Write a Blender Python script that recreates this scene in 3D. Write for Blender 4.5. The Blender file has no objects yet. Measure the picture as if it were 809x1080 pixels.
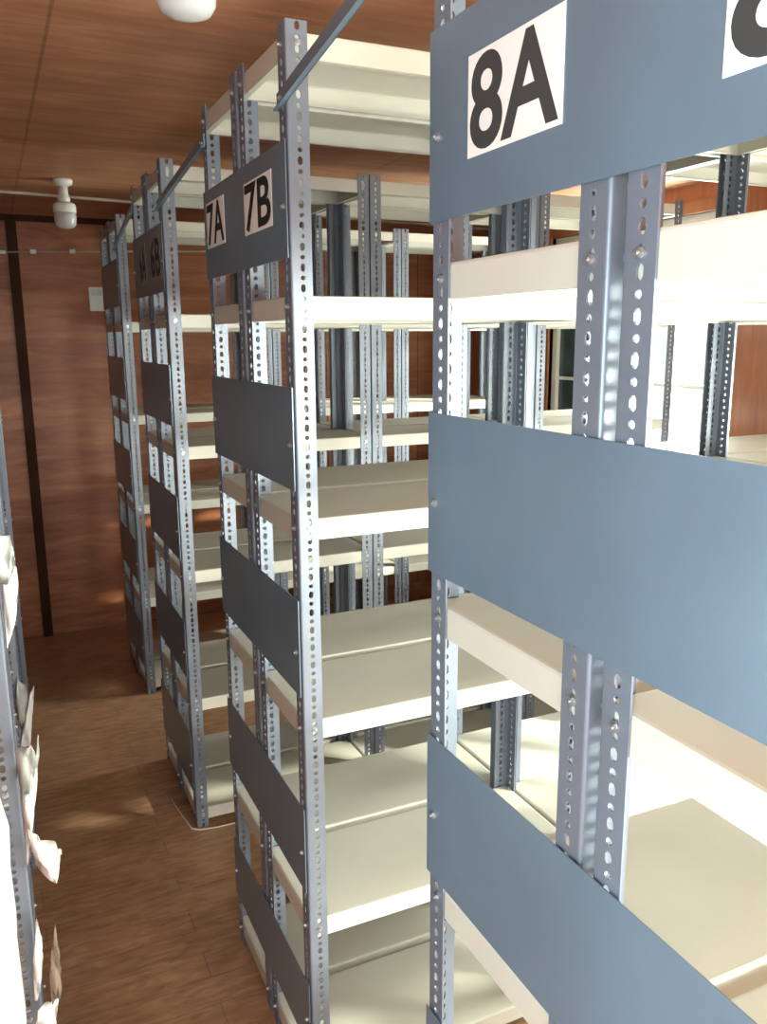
import bpy, bmesh, math, random
from mathutils import Vector, Matrix
random.seed(7)
SC = bpy.context.scene
COL = SC.collection

# ------------------------------------------------------------ camera
EYE = 1.62
YAW, PITCH, ROLL, FPX = math.radians(24.82), math.radians(11.761), math.radians(-0.396), 884.44
F = Vector((math.sin(YAW)*math.cos(PITCH), math.cos(YAW)*math.cos(PITCH), -math.sin(PITCH)))
R = Vector((math.cos(YAW), -math.sin(YAW), 0.0))
U = R.cross(F)
R2 = R*math.cos(ROLL) + U*math.sin(ROLL)
U2 = -R*math.sin(ROLL) + U*math.cos(ROLL)
cam = bpy.data.cameras.new('camera')
cam.sensor_fit = 'VERTICAL'; cam.sensor_height = 24.0; cam.lens = FPX/1080*24.0
cam.clip_start = 0.02
camo = bpy.data.objects.new('camera', cam); COL.objects.link(camo)
M = Matrix((R2, U2, -F)).transposed().to_4x4(); M.translation = Vector((0, 0, EYE))
camo.matrix_world = M
SC.camera = camo

# ------------------------------------------------------------ world, sun, window light, exposure
W = bpy.data.worlds.new('world'); SC.world = W; W.use_nodes = True
bg = W.node_tree.nodes['Background']; bg.inputs[0].default_value = (0.90, 0.95, 1.0, 1); bg.inputs[1].default_value = 1.1
SC.view_settings.view_transform = 'Standard'; SC.view_settings.look = 'None'
SC.view_settings.gamma = 1; SC.view_settings.use_curve_mapping = False
SC.view_settings.exposure = 0.35
SC.cycles.use_denoising = True
SC.cycles.max_bounces = 10; SC.cycles.diffuse_bounces = 6; SC.cycles.sample_clamp_indirect = 6

def area(name, loc, direction, sx, sy, power, color):
    l = bpy.data.lights.new(name, 'AREA'); l.shape = 'RECTANGLE'; l.size = sx; l.size_y = sy
    l.energy = power; l.color = color
    o = bpy.data.objects.new(name, l); COL.objects.link(o)
    o.location = loc; o.rotation_euler = Vector(direction).to_track_quat('-Z', 'Y').to_euler()
    return o
sun = bpy.data.lights.new('sun', 'SUN'); sun.energy = 14; sun.angle = math.radians(2.5); sun.color = (1.0, 0.93, 0.82)
suno = bpy.data.objects.new('sun', sun); COL.objects.link(suno); suno.location = (6, -2, 5)
suno.rotation_euler = Vector((-0.68, 0.61, -0.38)).to_track_quat('-Z', 'Y').to_euler()
# right wall windows (daylight); the nearer is unseen, added for its light
XR, XLW, YN, YW, ZC = 2.75, -0.95, -1.45, 4.83, 2.24
WIN = [(2.62, 3.80, 0.95, 2.12), (-1.05, 1.36, 0.72, 1.55)]      # y0,y1,z0,z1 of the openings in the right wall
area('daylight_far_window', (XR+0.32, 3.21, 1.53), (-1, 0, 0), 1.18, 1.17, 120, (1.0, 0.98, 0.94))
area('added_near_window_light', (XR+0.25, 0.15, 1.13), (-1, 0, 0), 2.3, 0.75, 400, (1.0, 0.97, 0.92))  # hidden opening, added to brighten shelf lips and tops
# unseen window in the left wall, added to light the nearest end panels
LWIN = (-1.25, -0.20, 0.98, 1.85)
area('added_left_window_light', (XLW-0.25, -0.72, 1.42), (1, 0.2, 0), 1.0, 0.8, 108, (0.64, 0.84, 1.0))
NWIN = (0.95, 2.45, 0.78, 1.50)  # unseen window behind the camera, added to light the camera-facing lips
area('added_back_window_light', (1.70, YN-0.25, 1.13), (0, 1, 0), 1.45, 0.7, 235, (1.0, 0.97, 0.92))
# unseen doorway behind the photographer, added to light aisle and ceiling
DOORX = (-0.70, 0.75)
area('added_doorway_light', (0.0, YN-0.30, 1.10), (0, 1, 0.75), 1.4, 2.0, 52, (0.86, 0.93, 1.0))

# ------------------------------------------------------------ materials
def new_mat(name):
    m = bpy.data.materials.new(name); m.use_nodes = True
    return m, m.node_tree, m.node_tree.nodes['Principled BSDF']
def node(nt, t, **kw):
    n = nt.nodes.new(t)
    for k, v in kw.items(): setattr(n, k, v)
    return n
def paint(name, rgb, rough=0.45, spec=0.5, metal=0.0, var=0.06, scale=6.0, bump=0.0):
    m, nt, b = new_mat(name)
    tc = node(nt, 'ShaderNodeTexCoord'); nz = node(nt, 'ShaderNodeTexNoise'); nz.inputs['Scale'].default_value = scale
    nz.inputs['Detail'].default_value = 6
    nt.links.new(tc.outputs['Object'], nz.inputs['Vector'])
    cr = node(nt, 'ShaderNodeValToRGB')
    cr.color_ramp.elements[0].position = 0.3; cr.color_ramp.elements[1].position = 0.72
    cr.color_ramp.elements[0].color = tuple(c*(1-var) for c in rgb)+(1,)
    cr.color_ramp.elements[1].color = tuple(min(1, c*(1+var)) for c in rgb)+(1,)
    nt.links.new(nz.outputs['Fac'], cr.inputs['Fac']); nt.links.new(cr.outputs['Color'], b.inputs['Base Color'])
    b.inputs['Roughness'].default_value = rough; b.inputs['Metallic'].default_value = metal
    b.inputs['Specular IOR Level'].default_value = spec
    if bump:
        n2 = node(nt, 'ShaderNodeTexNoise'); n2.inputs['Scale'].default_value = scale*22
        nt.links.new(tc.outputs['Object'], n2.inputs['Vector'])
        bp = node(nt, 'ShaderNodeBump'); bp.inputs['Strength'].default_value = bump; bp.inputs['Distance'].default_value = 0.002
        nt.links.new(n2.outputs['Fac'], bp.inputs['Height']); nt.links.new(bp.outputs['Normal'], b.inputs['Normal'])
    return m
def wood(name, dark, mid, light, grain, seam=None, rough=0.35, seamcol=(0.03, 0.012, 0.006), mort=0.006, spec=0.5, blot=0.35, rot=(0, 0, 0)):
    """grain: noise scale xyz; seam: (width, height, offset) of the boards in the rotated XY plane"""
    m, nt, b = new_mat(name)
    geo = node(nt, 'ShaderNodeNewGeometry')
    mp = node(nt, 'ShaderNodeMapping'); mp.inputs['Scale'].default_value = grain
    nt.links.new(geo.outputs['Position'], mp.inputs['Vector'])
    n1 = node(nt, 'ShaderNodeTexNoise'); n1.inputs['Scale'].default_value = 1; n1.inputs['Detail'].default_value = 9; n1.inputs['Roughness'].default_value = 0.62
    n1.inputs['Distortion'].default_value = 0.6
    nt.links.new(mp.outputs['Vector'], n1.inputs['Vector'])
    n2 = node(nt, 'ShaderNodeTexNoise'); n2.inputs['Scale'].default_value = 2.3; n2.inputs['Detail'].default_value = 3
    nt.links.new(geo.outputs['Position'], n2.inputs['Vector'])
    mx = node(nt, 'ShaderNodeMix'); mx.data_type = 'FLOAT'; mx.inputs['Factor'].default_value = blot
    nt.links.new(n1.outputs['Fac'], mx.inputs['A']); nt.links.new(n2.outputs['Fac'], mx.inputs['B'])
    cr = node(nt, 'ShaderNodeValToRGB'); e = cr.color_ramp.elements
    e[0].position = 0.34; e[0].color = dark+(1,); e[1].position = 0.66; e[1].color = light+(1,)
    k = e.new(0.5); k.color = mid+(1,)
    nt.links.new(mx.outputs['Result'], cr.inputs['Fac'])
    out = cr.outputs['Color']
    if seam:
        mr = node(nt, 'ShaderNodeMapping'); mr.inputs['Rotation'].default_value = rot; mr.inputs['Location'].default_value = seam[3] if len(seam) > 3 else (0, 0, 0)
        nt.links.new(geo.outputs['Position'], mr.inputs['Vector'])
        br = node(nt, 'ShaderNodeTexBrick'); br.offset = seam[2]; br.inputs['Scale'].default_value = 1.0
        br.inputs['Brick Width'].default_value = seam[0]; br.inputs['Row Height'].default_value = seam[1]
        br.inputs['Mortar Size'].default_value = mort; br.inputs['Mortar Smooth'].default_value = 0.4
        br.inputs['Color1'].default_value = (1, 1, 1, 1); br.inputs['Color2'].default_value = (0.70, 0.66, 0.62, 1) if 'wall' in name else (0.88, 0.87, 0.86, 1)
        br.inputs['Mortar'].default_value = tuple(seamcol[i]/max(mid[i], 1e-3) for i in range(3))+(1,)
        nt.links.new(mr.outputs['Vector'], br.inputs['Vector'])
        mu = node(nt, 'ShaderNodeMix'); mu.data_type = 'RGBA'; mu.blend_type = 'MULTIPLY'; mu.inputs['Factor'].default_value = 1
        nt.links.new(out, mu.inputs[6]); nt.links.new(br.outputs['Color'], mu.inputs[7])
        out = mu.outputs[2]
    nt.links.new(out, b.inputs['Base Color'])
    b.inputs['Roughness'].default_value = rough; b.inputs['Specular IOR Level'].default_value = spec
    bp = node(nt, 'ShaderNodeBump'); bp.inputs['Strength'].default_value = 0.12; bp.inputs['Distance'].default_value = 0.003
    nt.links.new(n1.outputs['Fac'], bp.inputs['Height']); nt.links.new(bp.outputs['Normal'], b.inputs['Normal'])
    return m

M_POST = paint('blue_grey_post_paint', (0.160, 0.183, 0.226), 0.36, 0.6, 0.2, 0.08, 9, 0.05)
M_PANEL = paint('dark_blue_grey_panel_paint', (0.175, 0.25, 0.33), 0.33, 0.8, 0.42, 0.07, 5, 0.04)
M_SHELF = paint('cream_grey_shelf_enamel', (0.55, 0.525, 0.45), 0.42, 0.45, 0, 0.04, 4, 0.04)
M_BOLT = paint('zinc_bolt', (0.45, 0.46, 0.47), 0.35, 0.5, 0.85, 0.05, 40)
M_PAPER = paint('white_paper', (0.80, 0.78, 0.75), 0.7, 0.3, 0, 0.03, 12)
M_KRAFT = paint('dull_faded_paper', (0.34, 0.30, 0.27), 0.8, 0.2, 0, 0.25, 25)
M_INK = paint('black_ink', (0.018, 0.018, 0.018), 0.6, 0.3)
M_INK2 = paint('dark_grey_ink', (0.045, 0.045, 0.045), 0.6, 0.3)
M_PLAST = paint('white_plastic', (0.64, 0.64, 0.60), 0.35, 0.5, 0, 0.02)
M_FROST = paint('frosted_grey_glass', (0.55, 0.57, 0.55), 0.25, 0.6, 0, 0.03)
M_CONDUIT = paint('dusty_conduit_plastic', (0.52, 0.42, 0.34), 0.55, 0.4, 0, 0.15, 7)
M_TRIM = wood('dark_trim_wood', (0.03, 0.012, 0.006), (0.045, 0.018, 0.009), (0.07, 0.03, 0.014), (9, 9, 2), rough=0.8, spec=0.15)
M_CASE = wood('window_casing_wood', (0.22, 0.09, 0.04), (0.30, 0.13, 0.06), (0.40, 0.18, 0.09), (12, 12, 2))
M_FRAME = paint('cream_window_frame', (0.74, 0.76, 0.68), 0.4, 0.5)
M_WALL = wood('reddish_brown_ply_wall', (0.20, 0.062, 0.025), (0.34, 0.12, 0.052), (0.48, 0.19, 0.09), (3, 3, 22), (0.62, 2.60, 0.0), 0.42, rot=(math.radians(90), 0, 0), mort=0.003, spec=0.35)
M_WALLR = wood('reddish_brown_ply_side_wall', (0.26, 0.08, 0.035), (0.38, 0.13, 0.06), (0.48, 0.18, 0.09), (3, 22, 3), None, 0.3)
M_CEIL = wood('brown_ply_ceiling', (0.33, 0.145, 0.075), (0.50, 0.235, 0.125), (0.66, 0.35, 0.20), (3.5, 26, 3), (1.22, 2.44, 0.0, (1.05, 2.08, 0)), 0.5, mort=0.005, spec=0.3, seamcol=(0.32, 0.15, 0.08), blot=0.5)
M_FLOOR = wood('brown_wood_laminate_floor', (0.30, 0.16, 0.085), (0.47, 0.27, 0.15), (0.62, 0.40, 0.25), (11, 46, 6), (0.60, 0.095, 0.37), 0.30, mort=0.0015, seamcol=(0.28, 0.16, 0.09))
m, nt, b = new_mat('clear_window_glass')
for n in list(nt.nodes):
    if n.type == 'BSDF_PRINCIPLED': nt.nodes.remove(n)
tr = node(nt, 'ShaderNodeBsdfTransparent'); gl = node(nt, 'ShaderNodeBsdfGlossy'); gl.inputs['Roughness'].default_value = 0.03
mxs = node(nt, 'ShaderNodeMixShader'); mxs.inputs[0].default_value = 0.06
tr.inputs[0].default_value = (0.93, 0.98, 0.95, 1)
nt.links.new(tr.outputs[0], mxs.inputs[1]); nt.links.new(gl.outputs[0], mxs.inputs[2])
nt.links.new(mxs.outputs[0], nt.nodes['Material Output'].inputs[0])
M_GLASS = m
M_DARKGLASS = paint('dark_green_tinted_pane', (0.05, 0.085, 0.09), 0.12, 0.6, 0, 0.3, 8)
M_CURL = paint('grey_film_with_shade', (0.36, 0.37, 0.34), 0.35, 0.5, 0, 0.25, 30)  # grey tone puts the shade of the curls into the film colour
M_WHITEFILM = paint('white_packing_sheet', (0.64, 0.63, 0.60), 0.45, 0.5, 0, 0.05, 14, 0.2)
M_TORN = paint('torn_paper', (0.56, 0.51, 0.48), 0.7, 0.3, 0, 0.15, 45, 0.3)
M_CORD = paint('white_cord', (0.70, 0.62, 0.52), 0.6)
M_DRYWALL = paint('pale_doorway_casing', (0.55, 0.5, 0.42), 0.6)
M_PLUG = paint('black_rubber', (0.03, 0.03, 0.03), 0.5)

# ------------------------------------------------------------ mesh helpers
def box(bm, x0, x1, y0, y1, z0, z1, mi=0):
    v = [bm.verts.new((x, y, z)) for z in (z0, z1) for y in (y0, y1) for x in (x0, x1)]
    for q in ((0, 2, 3, 1), (4, 5, 7, 6), (0, 1, 5, 4), (2, 6, 7, 3), (0, 4, 6, 2), (1, 3, 7, 5)):
        f = bm.faces.new([v[i] for i in q]); f.material_index = mi
def mesh_of(name, bm, mats, smooth=False):
    bmesh.ops.recalc_face_normals(bm, faces=bm.faces[:])
    me = bpy.data.meshes.new(name); bm.to_mesh(me); bm.free()
    for m_ in (mats if isinstance(mats, (list, tuple)) else [mats]): me.materials.append(m_)
    if smooth:
        for p_ in me.polygons: p_.use_smooth = True
    return me
def link(name, me, parent=None, loc=(0, 0, 0), rz=0.0):
    o = bpy.data.objects.new(name, me); COL.objects.link(o)
    o.location = loc; o.rotation_euler = (0, 0, rz)
    if parent: o.parent = parent
    return o
def tag(o, label, cat, group=None, kind=None):
    if label: o['label'] = label
    if cat: o['category'] = cat
    if group: o['group'] = group
    if kind: o['kind'] = kind
    return o
def struct(name, bm, mat, parent=None, label=None):
    o = link(name, mesh_of(name, bm, mat), parent)
    if not parent: o['kind'] = 'structure'
    if label: o['label'] = label
    return o
def empty(name, loc, label, cat, group=None):
    o = bpy.data.objects.new(name, None); COL.objects.link(o); o.location = loc; o.empty_display_size = 0.1
    return tag(o, label, cat, group)
def tube(bm, pts, r, n=8, mi=0):
    pts = [Vector(p) for p in pts]; rings = []
    for i, p in enumerate(pts):
        d = (pts[min(i+1, len(pts)-1)] - pts[max(i-1, 0)]).normalized()
        a = d.cross(Vector((0, 0, 1)));
        if a.length < 1e-3: a = Vector((1, 0, 0))
        a.normalize(); c = d.cross(a)
        rings.append([bm.verts.new(p + a*math.cos(2*math.pi*k/n)*r + c*math.sin(2*math.pi*k/n)*r) for k in range(n)])
    for i in range(len(rings)-1):
        for k in range(n):
            f = bm.faces.new((rings[i][k], rings[i][(k+1) % n], rings[i+1][(k+1) % n], rings[i+1][k])); f.material_index = mi; f.smooth = True
    for rg in (rings[0], rings[-1]): bm.faces.new(rg).material_index = mi
def lathe(bm, prof, n=28, c=(0, 0)):
    rings = []
    for r, z in prof:
        if r < 1e-5: rings.append([bm.verts.new((c[0], c[1], z))])
        else: rings.append([bm.verts.new((c[0]+r*math.cos(2*math.pi*k/n), c[1]+r*math.sin(2*math.pi*k/n), z)) for k in range(n)])
    for a, b2 in zip(rings, rings[1:]):
        for k in range(n):
            k2 = (k+1) % n
            if len(a) == 1 and len(b2) == 1: continue
            if len(a) == 1: f = bm.faces.new((a[0], b2[k], b2[k2]))
            elif len(b2) == 1: f = bm.faces.new((a[k], a[k2], b2[0]))
            else: f = bm.faces.new((a[k], a[k2], b2[k2], b2[k]))
            f.smooth = True

# ------------------------------------------------------------ room
bm = bmesh.new(); box(bm, XLW-0.1, XR+0.1, YN-0.1, YW+0.1, -0.06, 0.0); struct('floor', bm, M_FLOOR)
bm = bmesh.new(); box(bm, XLW-0.1, XR+0.1, YN-0.1, YW+0.1, ZC, ZC+0.06); struct('ceiling', bm, M_CEIL)
bm = bmesh.new(); box(bm, XLW-0.1, XR+0.1, YW, YW+0.1, 0, ZC); struct('wall_far', bm, M_WALL)
bm = bmesh.new(); ly0, ly1, lz0, lz1 = LWIN
box(bm, XLW-0.1, XLW, YN-0.1, ly0, 0, ZC); box(bm, XLW-0.1, XLW, ly1, YW, 0, ZC)
box(bm, XLW-0.1, XLW, ly0, ly1, 0, lz0); box(bm, XLW-0.1, XLW, ly0, ly1, lz1, ZC); struct('wall_left', bm, M_WALLR)
bm = bmesh.new()
xa, xb, f_ = XLW-0.07, XLW-0.02, 0.035
box(bm, xa, xb, ly0, ly1, lz0, lz0+f_); box(bm, xa, xb, ly0, ly1, lz1-f_, lz1)
for yy in (ly0+f_/2, (ly0+ly1)/2, ly1-f_/2): box(bm, xa, xb, yy-f_/2, yy+f_/2, lz0+f_, lz1-f_)
w3 = struct('window_3', bm, M_FRAME)  # frame of the added left-wall window, out of view
bm = bmesh.new(); box(bm, XLW-0.047, XLW-0.043, ly0+0.02, ly1-0.02, lz0+0.02, lz1-0.02); link('window_pane', mesh_of('window_pane', bm, M_GLASS), w3)
bm = bmesh.new()
box(bm, XLW, DOORX[0], YN-0.1, YN, 0, ZC); box(bm, DOORX[1], NWIN[0], YN-0.1, YN, 0, ZC); box(bm, NWIN[1], XR, YN-0.1, YN, 0, ZC)
box(bm, NWIN[0], NWIN[1], YN-0.1, YN, 0, NWIN[2]); box(bm, NWIN[0], NWIN[1], YN-0.1, YN, NWIN[3], ZC)
box(bm, DOORX[0], DOORX[1], YN-0.1, YN, 2.12, ZC)
struct('wall_near', bm, M_WALL)
bm = bmesh.new()
(a0, a1, az0, az1), (b0, b1, bz0, bz1) = WIN
X0, X1 = XR, XR+0.10
box(bm, X0, X1, YN-0.1, b0, 0, ZC); box(bm, X0, X1, b1, a0, 0, ZC); box(bm, X0, X1, a1, YW, 0, ZC)
for (y0, y1, z0, z1) in WIN:
    box(bm, X0, X1, y0, y1, 0, z0); box(bm, X0, X1, y0, y1, z1, ZC)
struct('wall_right', bm, M_WALLR)
# windows; the second is unseen, added to let light in
for i, (y0, y1, z0, z1) in enumerate(WIN):
    fr = bmesh.new()
    f_ = 0.035
    xa, xb = X0+0.02, X0+0.07
    box(fr, xa, xb, y0, y1, z0, z0+f_); box(fr, xa, xb, y0, y1, z1-f_, z1)
    box(fr, xa, xb, y0, y0+f_, z0+f_, z1-f_); box(fr, xa, xb, y1-f_, y1, z0+f_, z1-f_)
    nmul = 3 if i == 0 else 2
    for k in range(1, nmul+1):
        yy = y0+(y1-y0)*k/(nmul+1); box(fr, xa, xb, yy-0.014, yy+0.014, z0+f_, z1-f_)
    zz = 1.40 if i == 0 else 1.38
    box(fr, xa+0.008, xb-0.01, y0+f_, y1-f_, zz-0.008, zz+0.008)
    w = struct('window_%d' % (i+1), fr, M_FRAME)
    n = nmul+1
    for k in range(n):
        g = bmesh.new(); ya = y0+(y1-y0)*k/n; yb = y0+(y1-y0)*(k+1)/n
        box(g, X0+0.043, X0+0.047, ya+0.012, yb-0.012, z0+0.02, z1-0.02)
        dark = (i == 0 and k == 3)
        o = link('window_pane', mesh_of('window_pane', g, M_DARKGLASS if dark else M_GLASS), w)
        if dark: o['label'] = 'dark green tinted window pane'
    c = bmesh.new()
    t = 0.05
    box(c, X0-0.012, X0+0.02, y0-t, y0, z0-t, z1+t); box(c, X0-0.012, X0+0.02, y1, y1+t, z0-t, z1+t)
    box(c, X0-0.012, X0+0.02, y0, y1, z1, z1+t); box(c, X0-0.03, X0+0.02, y0-t, y1+t, z0-t-0.01, z0-0.005)
    link('window_casing', mesh_of('window_casing', c, M_CASE), w)
fr = bmesh.new(); nx0, nx1, nz0, nz1 = NWIN; ya, yb = YN-0.07, YN-0.02
box(fr, nx0, nx1, ya, yb, nz0, nz0+0.035); box(fr, nx0, nx1, ya, yb, nz1-0.035, nz1)
for xx in (nx0+0.0175, (nx0+nx1)/2, nx1-0.0175): box(fr, xx-0.0175, xx+0.0175, ya, yb, nz0+0.035, nz1-0.035)
w4 = struct('window_4', fr, M_FRAME)  # frame of the added window behind the camera, out of view
bm = bmesh.new(); box(bm, nx0+0.02, nx1-0.02, YN-0.047, YN-0.043, nz0+0.02, nz1-0.02); link('window_pane', mesh_of('window_pane', bm, M_GLASS), w4)
# casing of the added, unseen doorway behind the photographer
bm = bmesh.new()
box(bm, DOORX[0]-0.06, DOORX[0], YN-0.1, YN+0.015, 0, 2.18); box(bm, DOORX[1], DOORX[1]+0.06, YN-0.1, YN+0.015, 0, 2.18)
box(bm, DOORX[0], DOORX[1], YN-0.1, YN+0.015, 2.12, 2.18)
struct('added_door_1', bm, M_CASE)
# trim on the far wall
bm = bmesh.new(); box(bm, 0.140, 0.190, YW-0.014, YW, 0, ZC); struct('trim_1', bm, M_TRIM)
bm = bmesh.new(); box(bm, XLW, XR, YW-0.02, YW, ZC-0.03, ZC); struct('trim_2', bm, M_TRIM)

# ------------------------------------------------------------ slotted angle post (real punched holes)
PW, PT, PITCHZ = 0.039, 0.0022, 0.0173
def flange(bm, T, z0, ncell, phase=0):
    """flange plate in local (u along width, z up), T maps (u, w, z) -> xyz, w = thickness direction"""
    u0, u1 = 0.004, PW
    uc = 0.0215
    def V(u, w, z): return bm.verts.new(T(u, w, z))
    def face(*v):
        try: return bm.faces.new(v)
        except ValueError: return None
    for i in range(ncell):
        za = z0+i*PITCHZ; zb = za+PITCHZ; zm = (za+zb)/2
        longh = (i+phase) % 2 == 0
        rx = 0.0042; rz = 0.0066 if longh else 0.0040
        s = 0.0042
        if longh:
            hole = [(-rx, 0), (-rx, rz-s*0.8), (-rx*0.45, rz), (rx*0.45, rz), (rx, rz-s*0.8), (rx, 0), (rx, -rz+s*0.8), (rx*0.45, -rz), (-rx*0.45, -rz), (-rx, -rz+s*0.8)]
        else:
            hole = [(-rx, 0), (-rx*0.8, rz*0.6), (-rx*0.3, rz*0.95), (rx*0.3, rz*0.95), (rx*0.8, rz*0.6), (rx, 0), (rx*0.8, -rz*0.6), (rx*0.3, -rz*0.95), (-rx*0.3, -rz*0.95), (-rx*0.8, -rz*0.6)]
        out = [(u0, zm), (u0, zb-0.003), (uc-0.006, zb), (uc+0.006, zb), (u1, zb-0.003), (u1, zm), (u1, za+0.003), (uc+0.006, za), (uc-0.006, za), (u0, za+0.003)]
        # keep cell corners closed
        corner = {1: (u0, zb), 4: (u1, zb), 6: (u1, za), 9: (u0, za)}
        layers = []
        for w in (0, PT):
            H = [V(uc+h[0], w, zm+h[1]) for h in hole]; O = [V(o_[0], w, o_[1]) for o_ in out]
            for k in range(10):
                k2 = (k+1) % 10; face(O[k], O[k2], H[k2], H[k])
            c1 = V(u0, w, zb); face(O[1], c1, O[2]); c2 = V(u1, w, zb); face(O[3], c2, O[4])
            c3 = V(u1, w, za); face(O[6], c3, O[7]); c4 = V(u0, w, za); face(O[8], c4, O[9])
            layers.append(H)
        for k in range(10):
            k2 = (k+1) % 10; face(layers[0][k], layers[0][k2], layers[1][k2], layers[1][k])
    zt = z0+ncell*PITCHZ
    e = [V(u1, 0, z0), V(u1, PT, z0), V(u1, PT, zt), V(u1, 0, zt)]; face(*e)
    for z in (z0, zt): face(V(u0, 0, z), V(u1, 0, z), V(u1, PT, z), V(u0, PT, z))
def make_post(height):
    bm = bmesh.new(); n = int(round(height/PITCHZ))
    flange(bm, lambda u, w, z: (u, w, z), 0.0, n, 0)
    flange(bm, lambda u, w, z: (w, u, z), 0.0, n, 1)
    zt = n*PITCHZ
    r = 0.004; seg = 5
    for rr in (r, r-PT):
        ring = []
        for k in range(seg+1):
            a = math.pi + (math.pi/2)*k/seg
            ring.append((r+rr*math.cos(a), r+rr*math.sin(a)))
        for k in range(seg):
            v = [bm.verts.new((ring[k][0], ring[k][1], 0)), bm.verts.new((ring[k+1][0], ring[k+1][1], 0)),
                 bm.verts.new((ring[k+1][0], ring[k+1][1], zt)), bm.verts.new((ring[k][0], ring[k][1], zt))]
            f = bm.faces.new(v); f.smooth = True
    me = bpy.data.meshes.new('post'); bm.to_mesh(me); bm.free(); me.materials.append(M_POST)
    return me
POST = make_post(2.12)
# bolt, axis along -X, hexagonal nut over a washer
def bolt_mesh():
    bm = bmesh.new()
    def prism(n, r, x0, x1, ph=0):
        a = [bm.verts.new((x0, r*math.cos(2*math.pi*k/n+ph), r*math.sin(2*math.pi*k/n+ph))) for k in range(n)]
        c = [bm.verts.new((x1, r*math.cos(2*math.pi*k/n+ph), r*math.sin(2*math.pi*k/n+ph))) for k in range(n)]
        for k in range(n): bm.faces.new((a[k], a[(k+1) % n], c[(k+1) % n], c[k]))
        bm.faces.new(c); bm.faces.new(a[::-1])
    prism(14, 0.0056, 0.0, -0.001); prism(6, 0.0044, -0.001, -0.0040); prism(10, 0.0022, -0.0035, -0.0058)
    return mesh_of('bolt', bm, M_BOLT)
BOLT = bolt_mesh()
SHELF_LIP = 0.040
def shelf_mesh(w, d):
    """tray: top sheet, folded lips with an inward return, small chamfer on the folds"""
    bm = bmesh.new(); t = 0.0012; c = 0.0022; L = SHELF_LIP; ret = 0.011
    prof = [(c*2.2, 0.0), (c*0.6, -c*0.5), (0.0, -c*1.8), (0.0, -L), (ret, -L), (ret, -L+t), (t, -L+t), (t, -c*1.8), (c*2.2, -t)]
    rings = []
    for ins, z in prof:
        rings.append([bm.verts.new((x, y, z)) for x, y in ((ins, ins), (w-ins, ins), (w-ins, d-ins), (ins, d-ins))])
    for a, b2 in zip(rings, rings[1:]):
        for k in range(4): bm.faces.new((a[k], a[(k+1) % 4], b2[(k+1) % 4], b2[k]))
    bm.faces.new(rings[0]); bm.faces.new(rings[-1][::-1])
    return mesh_of('shelf', bm, M_SHELF)

# text
def sign_mesh(text, w, h, paper, ink, pad=0.03):
    """flat card in local (y = width to the left in the room, z up); faces -X.  Two materials: paper, ink."""
    cu = bpy.data.curves.new('lettering', 'FONT'); cu.body = text; cu.size = 1; cu.offset = 0.022; cu.resolution_u = 6
    tmp = bpy.data.objects.new('lettering', cu); COL.objects.link(tmp)
    dg = bpy.context.evaluated_depsgraph_get(); me = bpy.data.meshes.new_from_object(tmp.evaluated_get(dg))
    xs = [v.co.x for v in me.vertices]; ys = [v.co.y for v in me.vertices]
    x0, x1, y0, y1 = min(xs), max(xs), min(ys), max(ys)
    bm = bmesh.new(); bm.from_mesh(me)
    for v in bm.verts:
        u = (v.co.x-x0)/(x1-x0); q = (v.co.y-y0)/(y1-y0)
        v.co = Vector((-0.0011, (w/2)*(1-2*pad)*(1-2*u), -h/2 + h*(0.04 + 0.92*q)))
    for f in bm.faces: f.material_index = 1
    box(bm, -0.0008, 0.0, -w/2, w/2, -h/2, h/2, 0)
    bpy.data.objects.remove(tmp); bpy.data.meshes.remove(me); bpy.data.curves.remove(cu)
    me = bpy.data.meshes.new('number_sign'); bm.to_mesh(me); bm.free()
    me.materials.append(paper); me.materials.append(ink)
    return me

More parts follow.
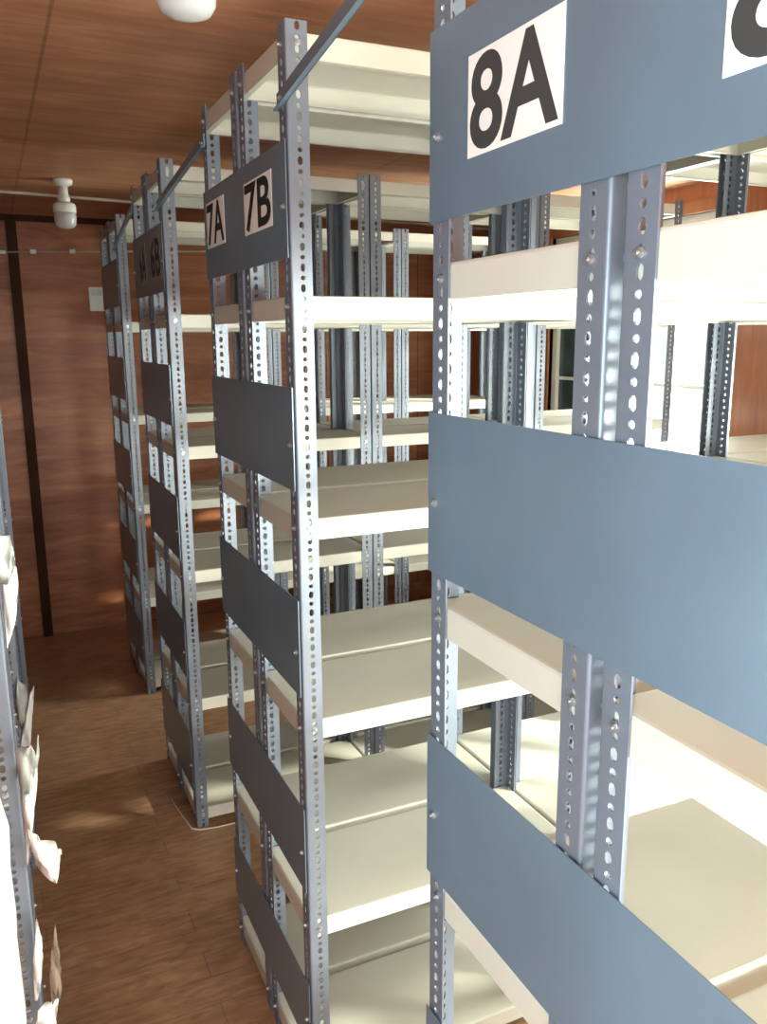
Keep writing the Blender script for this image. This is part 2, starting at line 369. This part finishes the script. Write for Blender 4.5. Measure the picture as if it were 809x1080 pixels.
GAP = 0.018
def rack(name_label, X, yn, yf, levels, panels, signs, bays=3, bayw=0.6597, side=1, group=None, postz=0.0, kind='rack'):
    """double-sided run; aisle end at X, running to +X (side=1) or -X (side=-1). near unit yn..ym, far unit ym..yf"""
    ym = (yn+yf)/2
    root = empty('shelving_rack', (X, ym, 0), name_label, 'shelving rack', group)
    units = [(yn, ym-GAP/2), (ym+GAP/2, yf)]
    shelves = {}
    d = units[0][1]-units[0][0]-0.006; w = bayw-0.008
    sm = shelf_mesh(w, d)
    posts = []
    for bi in range(bays):
        xa = bi*bayw+0.001; xb = (bi+1)*bayw-0.001
        if side < 0: xa, xb = -xb, -xa
        for (ya, yb) in units:
            for (px, py, rz) in ((xa, ya, 0), (xb, ya, 90), (xb, yb, 180), (xa, yb, 270)):
                o = link('post', POST, root, (px, py-ym, postz), math.radians(rz))
                endpost = (bi == 0 and (px == (xa if side > 0 else xb)))
                posts.append(o)
                if endpost or (bi == 0):
                    for z in levels:
                        for zz in (z-0.018,):
                            # bolt heads through the flange that faces the gangway
                            if endpost:
                                bo = link('bolt', BOLT, o)
                                wx = px-0.0002 if side > 0 else px+0.0002
                                yy = py-ym+(0.0215 if py == ya else -0.0215)
                                place_world(bo, o, (wx, yy, zz-0.0), 0 if side > 0 else math.pi)
                            if py == ya:
                                bo = link('bolt', BOLT, o)
                                xx = px+(0.0215 if rz == 0 else -0.0215)
                                place_world(bo, o, (xx, ya-ym-0.0002, zz), math.pi/2)
            for z in levels:
                link('shelf', sm, root, (xa+0.003, ya-ym+0.003, z))
    # end panels
    for k, (zb, zt) in enumerate(panels):
        bm = bmesh.new(); y0 = yn-ym+0.002; y1 = yf-ym-0.001
        xo = -0.0032
        box(bm, xo, xo+0.0014, y0, y1, zb, zt)
        me = mesh_of('end_panel', bm, M_PANEL)
        p = link('end_panel', me, root)
        for yy in (y0+0.017, y1-0.017):
            link('bolt', BOLT, p, (xo, yy, (zb+zt)/2-0.01))
        if k == 0:
            for (txt, ya, yb, z0, z1, pap, ink, lab) in signs:
                s = link('number_sign', sign_mesh(txt, ya-yb, z1-z0, pap, ink), p, (xo-0.0002, (ya+yb)/2-ym, (z0+z1)/2))
                s['label'] = lab
    return root
def place_world(o, parent, pos_root, rz):
    """position o (child of parent, itself a child of the rack root) at a point given in root coordinates"""
    P = Matrix.Translation(parent.location) @ Matrix.Rotation(parent.rotation_euler.z, 4, 'Z')
    Mx = Matrix.Translation(Vector(pos_root)) @ Matrix.Rotation(rz, 4, 'Z')
    L = P.inverted() @ Mx
    o.location = L.to_translation(); o.rotation_euler = L.to_euler()

LV = [2.112, 1.692, 1.294, 0.896, 0.460, 0.067]
LV8 = [2.112, 1.702, 1.299, 0.912, 0.460, 0.067]
P7 = [(1.754, 1.945), (1.348, 1.534), (0.949, 1.141), (0.528, 0.713), (0.147, 0.314)]
P8 = [(1.746, 1.944), (1.338, 1.533), (0.924, 1.121), (0.528, 0.713), (0.147, 0.314)]
P6 = [(1.757, 1.953), (1.358, 1.543), (0.934, 1.138), (0.536, 0.733), (0.130, 0.340)]
rack('nearest grey double-sided steel shelving rack with wide blue-grey end panels and the sheet 8A', 0.473, 0.252, 0.887, LV8, P8,
     [('8A', 0.801, 0.641, 1.800, 1.897, M_PAPER, M_INK2, 'white paper sheet printed 8A'),
      ('8B', 0.462, 0.302, 1.790, 1.890, M_PAPER, M_INK2, 'white paper sheet cut off after the 8')])
rack('middle steel shelving rack with dark end panels and white sheets reading 7A and 7B', 0.484, 1.419, 2.012, LV, P7,
     [('7A', 1.984, 1.829, 1.820, 1.917, M_PAPER, M_INK, 'white paper sheet printed 7A'),
      ('7B', 1.675, 1.499, 1.816, 1.911, M_PAPER, M_INK, 'white paper sheet printed 7B')])
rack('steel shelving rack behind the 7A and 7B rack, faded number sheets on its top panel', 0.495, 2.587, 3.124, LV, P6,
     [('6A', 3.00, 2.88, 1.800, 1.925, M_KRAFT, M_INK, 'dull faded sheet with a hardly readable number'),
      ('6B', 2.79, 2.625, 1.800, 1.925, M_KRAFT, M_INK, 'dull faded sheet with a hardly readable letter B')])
rack('farthest steel shelving rack, nearest the wooden far wall, with plain dark end panels', 0.530, 3.776, 4.325, LV, P6, [])
# left-hand racks, only their aisle ends reach the frame
LGR = None
rack('steel rack at the left edge nearest the camera, white packing film bulging from it', -0.045, 0.252, 0.887, [2.112, 1.692, 0.896, 0.460, 0.067], [], [], 1, side=-1)  # third shelf left out for the tall bundle that blocks window light
rack('left-hand steel rack with torn papers and a curled card sticking out into the aisle', -0.018, 1.419, 2.012, LV, [], [], 1, side=-1)
rack('left-hand steel rack with one folded white sheet low on its end', -0.002, 2.587, 3.124, LV, [], [], 1, side=-1)
rack('dark left-hand steel rack farthest from the camera, by the wooden wall', 0.028, 3.776, 4.325, LV, [], [], 1, side=-1)

# ------------------------------------------------------------ tie bars across the gangway gaps, bolted to the post tops
def tie_bar(p0, p1, label):
    p0, p1 = Vector(p0), Vector(p1); r = empty('tie_bar', (p0+p1)/2, label, 'steel bar', 'tie bars between the racks')
    bm = bmesh.new(); a = p0-r.location; c = p1-r.location
    h, t = 0.028, 0.0025
    d = (c-a).normalized(); ex = Vector((1, 0, 0)); up = ex.cross(d).normalized()
    if up.z < 0: up = -up
    def slab(e0, e1, f0, f1):
        v = [bm.verts.new(q + ex*e + up*f) for q in (a, c) for e in (e0, e1) for f in (f0, f1)]
        for q in ((0, 1, 3, 2), (4, 6, 7, 5), (0, 4, 5, 1), (2, 3, 7, 6), (0, 2, 6, 4), (1, 5, 7, 3)): bm.faces.new([v[i] for i in q])
    slab(-t, 0, -h/2, h/2); slab(-0.010, 0, -h/2, -h/2+t)
    link('angle_bar', mesh_of('angle_bar', bm, M_PANEL), r)
    for q, s in ((a, 1), (c, -1)):
        link('bolt', BOLT, r, q + d*0.02*s + Vector((-t, 0, 0)))
tie_bar((0.4795, 1.445, 2.005), (0.469, 0.850, 2.075), 'dark steel bar from the top of the 7B post toward the camera')
tie_bar((0.4905, 2.620, 2.000), (0.480, 1.970, 2.050), 'dark steel bar joining the 7A and 7B rack to the rack behind it')
tie_bar((0.5255, 3.81, 2.000), (0.4905, 3.085, 2.050), 'dark steel bar joining the two farthest racks')

# ------------------------------------------------------------ lamps
def lamp(x, y, label):
    r = empty('ceiling_lamp', (x, y, ZC), label, 'lamp')
    bm = bmesh.new(); lathe(bm, [(0, 0), (0.036, 0), (0.038, -0.006), (0.036, -0.018), (0.024, -0.024), (0.019, -0.027), (0, -0.027)])
    link('ceiling_rose', mesh_of('ceiling_rose', bm, M_PLAST), r)
    bm = bmesh.new(); lathe(bm, [(0, -0.026), (0.017, -0.027), (0.018, -0.045), (0.021, -0.066), (0.024, -0.070), (0.0245, -0.080), (0.021, -0.084), (0.018, -0.088), (0, -0.088)])
    link('lamp_socket', mesh_of('lamp_socket', bm, M_PLAST), r)
    bm = bmesh.new(); lathe(bm, [(0, -0.087), (0.030, -0.088), (0.041, -0.093), (0.044, -0.104), (0.044, -0.122), (0.0425, -0.126), (0, -0.126)])
    link('shade_collar', mesh_of('shade_collar', bm, M_PLAST), r)
    bm = bmesh.new(); lathe(bm, [(0, -0.125), (0.042, -0.126), (0.0425, -0.150), (0.040, -0.170), (0.033, -0.180), (0.018, -0.185), (0, -0.186)])
    link('lamp_shade', mesh_of('lamp_shade', bm, M_FROST), r)['label'] = 'frosted grey glass shade'
    return r
lamp(0.331, 3.72, 'small unlit white ceiling lamp with frosted grey shade above the far end of the aisle')
lamp(0.293, 1.27, 'unlit white ceiling lamp cut off by the top edge, above the near aisle')

# conduits, switch
bm = bmesh.new(); tube(bm, [(XLW+0.02, 4.00, ZC-0.007), (0.1, 4.06, ZC-0.007), (0.62, 4.14, ZC-0.007), (1.6, 4.26, ZC-0.007), (XR-0.02, 4.38, ZC-0.007)], 0.007)
tag(link('electrical_conduit', mesh_of('electrical_conduit', bm, M_CONDUIT)), 'thin pale conduit running across the brown ceiling behind the far lamp', 'conduit')
rt = empty('wall_conduit', (0.35, YW-0.012, 2.07), 'thin conduit clipped along the top of the far wooden wall', 'conduit')
bm = bmesh.new(); tube(bm, [(-1.5, -0.0, -0.02), (-0.22, 0, -0.014)], 0.009); link('white_pipe', mesh_of('white_pipe', bm, M_PLAST), rt)
bm = bmesh.new(); tube(bm, [(-0.22, 0, -0.014), (0.40, 0, 0.010), (1.8, 0, 0.06)], 0.005); link('brown_pipe', mesh_of('brown_pipe', bm, M_CONDUIT), rt)
for xx, zz in ((-0.09, -0.008), (0.10, 0.0), (0.30, 0.006)):
    bm = bmesh.new(); box(bm, xx-0.014, xx+0.014, -0.008, 0.012, zz-0.010, zz+0.010); link('pipe_clip', mesh_of('pipe_clip', bm, M_PLAST), rt)
rt = empty('light_switch', (0.555, YW, 1.83), 'white double switch plate on the far wall beside the last rack', 'switch')
bm = bmesh.new(); box(bm, -0.038, 0.038, -0.010, 0, -0.062, 0.062); bmesh.ops.bevel(bm, geom=bm.edges[:], offset=0.003, segments=2, affect='EDGES'); link('switch_plate', mesh_of('switch_plate', bm, M_PLAST), rt)
bm = bmesh.new(); box(bm, -0.026, -0.003, -0.014, -0.009, 0.018, 0.048); link('rocker', mesh_of('rocker', bm, M_FROST), rt)
bm = bmesh.new(); box(bm, 0.003, 0.026, -0.014, -0.009, 0.018, 0.048); link('rocker', mesh_of('rocker', bm, M_FROST), rt)
# cord on the floor round the foot of the rack
bm = bmesh.new(); tube(bm, [(0.445, 2.86, 0.003), (0.455, 2.76, 0.003), (0.468, 2.66, 0.003), (0.478, 2.59, 0.003), (0.50, 2.572, 0.003), (0.56, 2.562, 0.003), (0.66, 2.56, 0.003), (0.9, 2.55, 0.003), (1.4, 2.54, 0.003)], 0.0028, 6)
tag(link('floor_cord', mesh_of('floor_cord', bm, M_CORD)), 'thin pale cord lying on the floor round the foot of the second visible rack', 'cord')

# ------------------------------------------------------------ papers and film hanging out of the left racks
def flap(name, Y, pts, mat, label, cat, group=None, bend=0.05, lean=0.0, th=0.0018, parent=None, depth=0.0):
    """a sheet whose silhouette in the aisle is pts (x, z); it curves back in y across its width and height"""
    bm = bmesh.new()
    xs = [p[0] for p in pts]; zs = [p[1] for p in pts]; xc = (min(xs)+max(xs))/2; zc = (min(zs)+max(zs))/2
    wx = max(max(xs)-min(xs), 1e-3); wz = max(max(zs)-min(zs), 1e-3)
    vs = [bm.verts.new((p[0], 0, p[1])) for p in pts]
    bm.faces.new(vs)
    bmesh.ops.triangulate(bm, faces=bm.faces[:])
    bmesh.ops.subdivide_edges(bm, edges=bm.edges[:], cuts=3, use_grid_fill=True)
    crumple = 2.6 if name == 'torn_paper' else 1.0
    for v in bm.verts:
        a = (v.co.x-xc)/wx; b_ = (v.co.z-zc)/wz
        v.co.y = bend*(a*a*1.6 + 0.5*a) + lean*b_ + crumple*(0.006*math.sin(9*a+7*b_) + 0.004*math.sin(23*b_+11*a))
    o_faces = bm.faces[:]
    me = bpy.data.meshes.new(name); bmesh.ops.recalc_face_normals(bm, faces=bm.faces[:]); bm.to_mesh(me); bm.free(); me.materials.append(mat)
    for p_ in me.polygons: p_.use_smooth = True
    o = bpy.data.objects.new(name, me); COL.objects.link(o); o.location = (0, Y, 0)
    if parent: o.parent = parent; o.location = (0, Y-parent.location.y, 0); o.location -= Vector((parent.location.x, 0, parent.location.z))
    s = o.modifiers.new('thickness', 'SOLIDIFY'); s.thickness = th; s.offset = 0
    if label: tag(o, label, cat, group)
    return o
# upper sheet
r = empty('packing_sheet', (0, 1.40, 1.23), 'folded white packing sheet hanging out high on the left rack, film curl in shaded grey on top', 'packing sheet')
flap('white_sheet', 1.400, [(-0.012, 1.262), (0.004, 1.272), (0.010, 1.258), (0.0105, 1.236), (0.003, 1.19), (-0.014, 1.142), (-0.015, 1.19)], M_WHITEFILM, None, None, parent=r, lean=0.02)
flap('shaded_film_curl', 1.390, [(-0.030, 1.322), (-0.010, 1.327), (0.006, 1.320), (0.009, 1.283), (0.006, 1.262), (-0.006, 1.245), (-0.02, 1.25)], M_CURL, None, None, parent=r, bend=0.03)
r = empty('packing_sheet', (0, 2.575, 0.52), 'folded white sheet sticking out low on the left, above and behind the torn paper', 'packing sheet')
flap('white_sheet', 2.578, [(-0.018, 0.425), (0.008, 0.419), (0.022, 0.500), (0.036, 0.590), (0.022, 0.575), (0.008, 0.520), (-0.008, 0.47)], M_WHITEFILM, None, None, parent=r, lean=0.02)
flap('shaded_film_curl', 2.570, [(-0.010, 0.640), (0.012, 0.612), (0.016, 0.56), (0.004, 0.52), (-0.012, 0.48), (-0.022, 0.53)], M_CURL, None, None, parent=r)
r = empty('packing_sheet', (0, 1.37, 0.88), 'long pointed white sheet hanging from the left rack just above the torn paper scrap', 'packing sheet')
flap('white_sheet', 1.385, [(-0.016, 0.874), (-0.004, 0.90), (0.010, 0.935), (0.013, 0.925), (0.006, 0.88), (-0.004, 0.836), (-0.018, 0.765)], M_WHITEFILM, None, None, parent=r, lean=0.02)
flap('shaded_film_curl', 1.370, [(-0.018, 0.978), (0.006, 0.980), (0.012, 0.958), (0.018, 0.982), (0.016, 0.95), (0.008, 0.925), (-0.004, 0.90), (-0.015, 0.88)], M_CURL, None, None, parent=r)
flap('torn_paper', 1.36, [(-0.012, 0.846), (0.001, 0.830), (0.006, 0.818), (0.0055, 0.808), (0.014, 0.804), (0.018, 0.795), (0.027, 0.785), (0.030, 0.772), (0.036, 0.766), (0.036, 0.755), (0.033, 0.744), (0.026, 0.742), (0.020, 0.738), (0.012, 0.750), (0.004, 0.762), (-0.006, 0.770), (-0.004, 0.80)],
     M_TORN, 'crumpled torn scrap of pale paper poking out over the aisle floor at left', 'paper', bend=0.06, th=0.002)
r = empty('curled_card', (0, 1.35, 0.56), 'curled brown-backed white card at the bottom left of the frame', 'card')
flap('card_back', 1.335, [(0.014, 0.668), (0.017, 0.608), (0.015, 0.539), (-0.001, 0.529), (-0.004, 0.583), (0.006, 0.631)], paint('brown_card', (0.20, 0.14, 0.10), 0.7), None, None, parent=r, bend=0.02)
flap('white_sheet', 1.345, [(-0.004, 0.522), (0.013, 0.535), (0.006, 0.50), (-0.002, 0.455), (-0.036, 0.455), (-0.024, 0.52)], M_WHITEFILM, None, None, parent=r)
flap('white_sheet', 1.36, [(-0.013, 0.668), (-0.008, 0.62), (-0.009, 0.586), (-0.021, 0.530), (-0.028, 0.522), (-0.024, 0.606)], M_WHITEFILM, None, None, parent=r)
flap('paper_tip', 1.40, [(-0.01, 1.665), (0.014, 1.663), (0.020, 1.667), (0.021, 1.655), (0.017, 1.640), (0.016, 1.600), (-0.01, 1.56)], M_WHITEFILM, 'small white paper tip at the left edge, level with the switch', 'paper')
# big bulging wrapped bundle on the nearest left rack
r = empty('wrapped_bundle', (-0.36, 0.734, 0.8975), 'large bulging white plastic-wrapped bundle at the left edge of the frame', 'bundle')
bm = bmesh.new()
rings = []
prof = [(0.255, 0.72), (0.285, 0.70), (0.300, 0.62), (0.310, 0.50), (0.318, 0.40), (0.328, 0.345), (0.337, 0.28), (0.338, 0.20), (0.334, 0.13), (0.322, 0.07), (0.298, 0.02), (0.27, 0.0)]  # upper rings are unseen, made tall to shade the middle rack panels
for rr, z in prof:
    ring = []
    for k in range(64):
        a = 2*math.pi*k/64
        q = 1 + 0.008*math.sin(9*a+z*20)+0.006*math.sin(17*a-z*31)
        ca, sa = math.cos(a), math.sin(a)
        ex = math.copysign(abs(ca)**0.45, ca); ey = math.copysign(abs(sa)**0.45, sa)
        ring.append(bm.verts.new((min(rr*q*ex, 0.40), rr*0.315*q*ey, z)))
    rings.append(ring)
for a, b2 in zip(rings, rings[1:]):
    for k in range(64):
        f = bm.faces.new((a[k], a[(k+1) % 64], b2[(k+1) % 64], b2[k])); f.smooth = True
bm.faces.new(rings[0]); bm.faces.new(rings[-1][::-1])
link('white_wrapping', mesh_of('white_wrapping', bm, M_WHITEFILM, True), r)
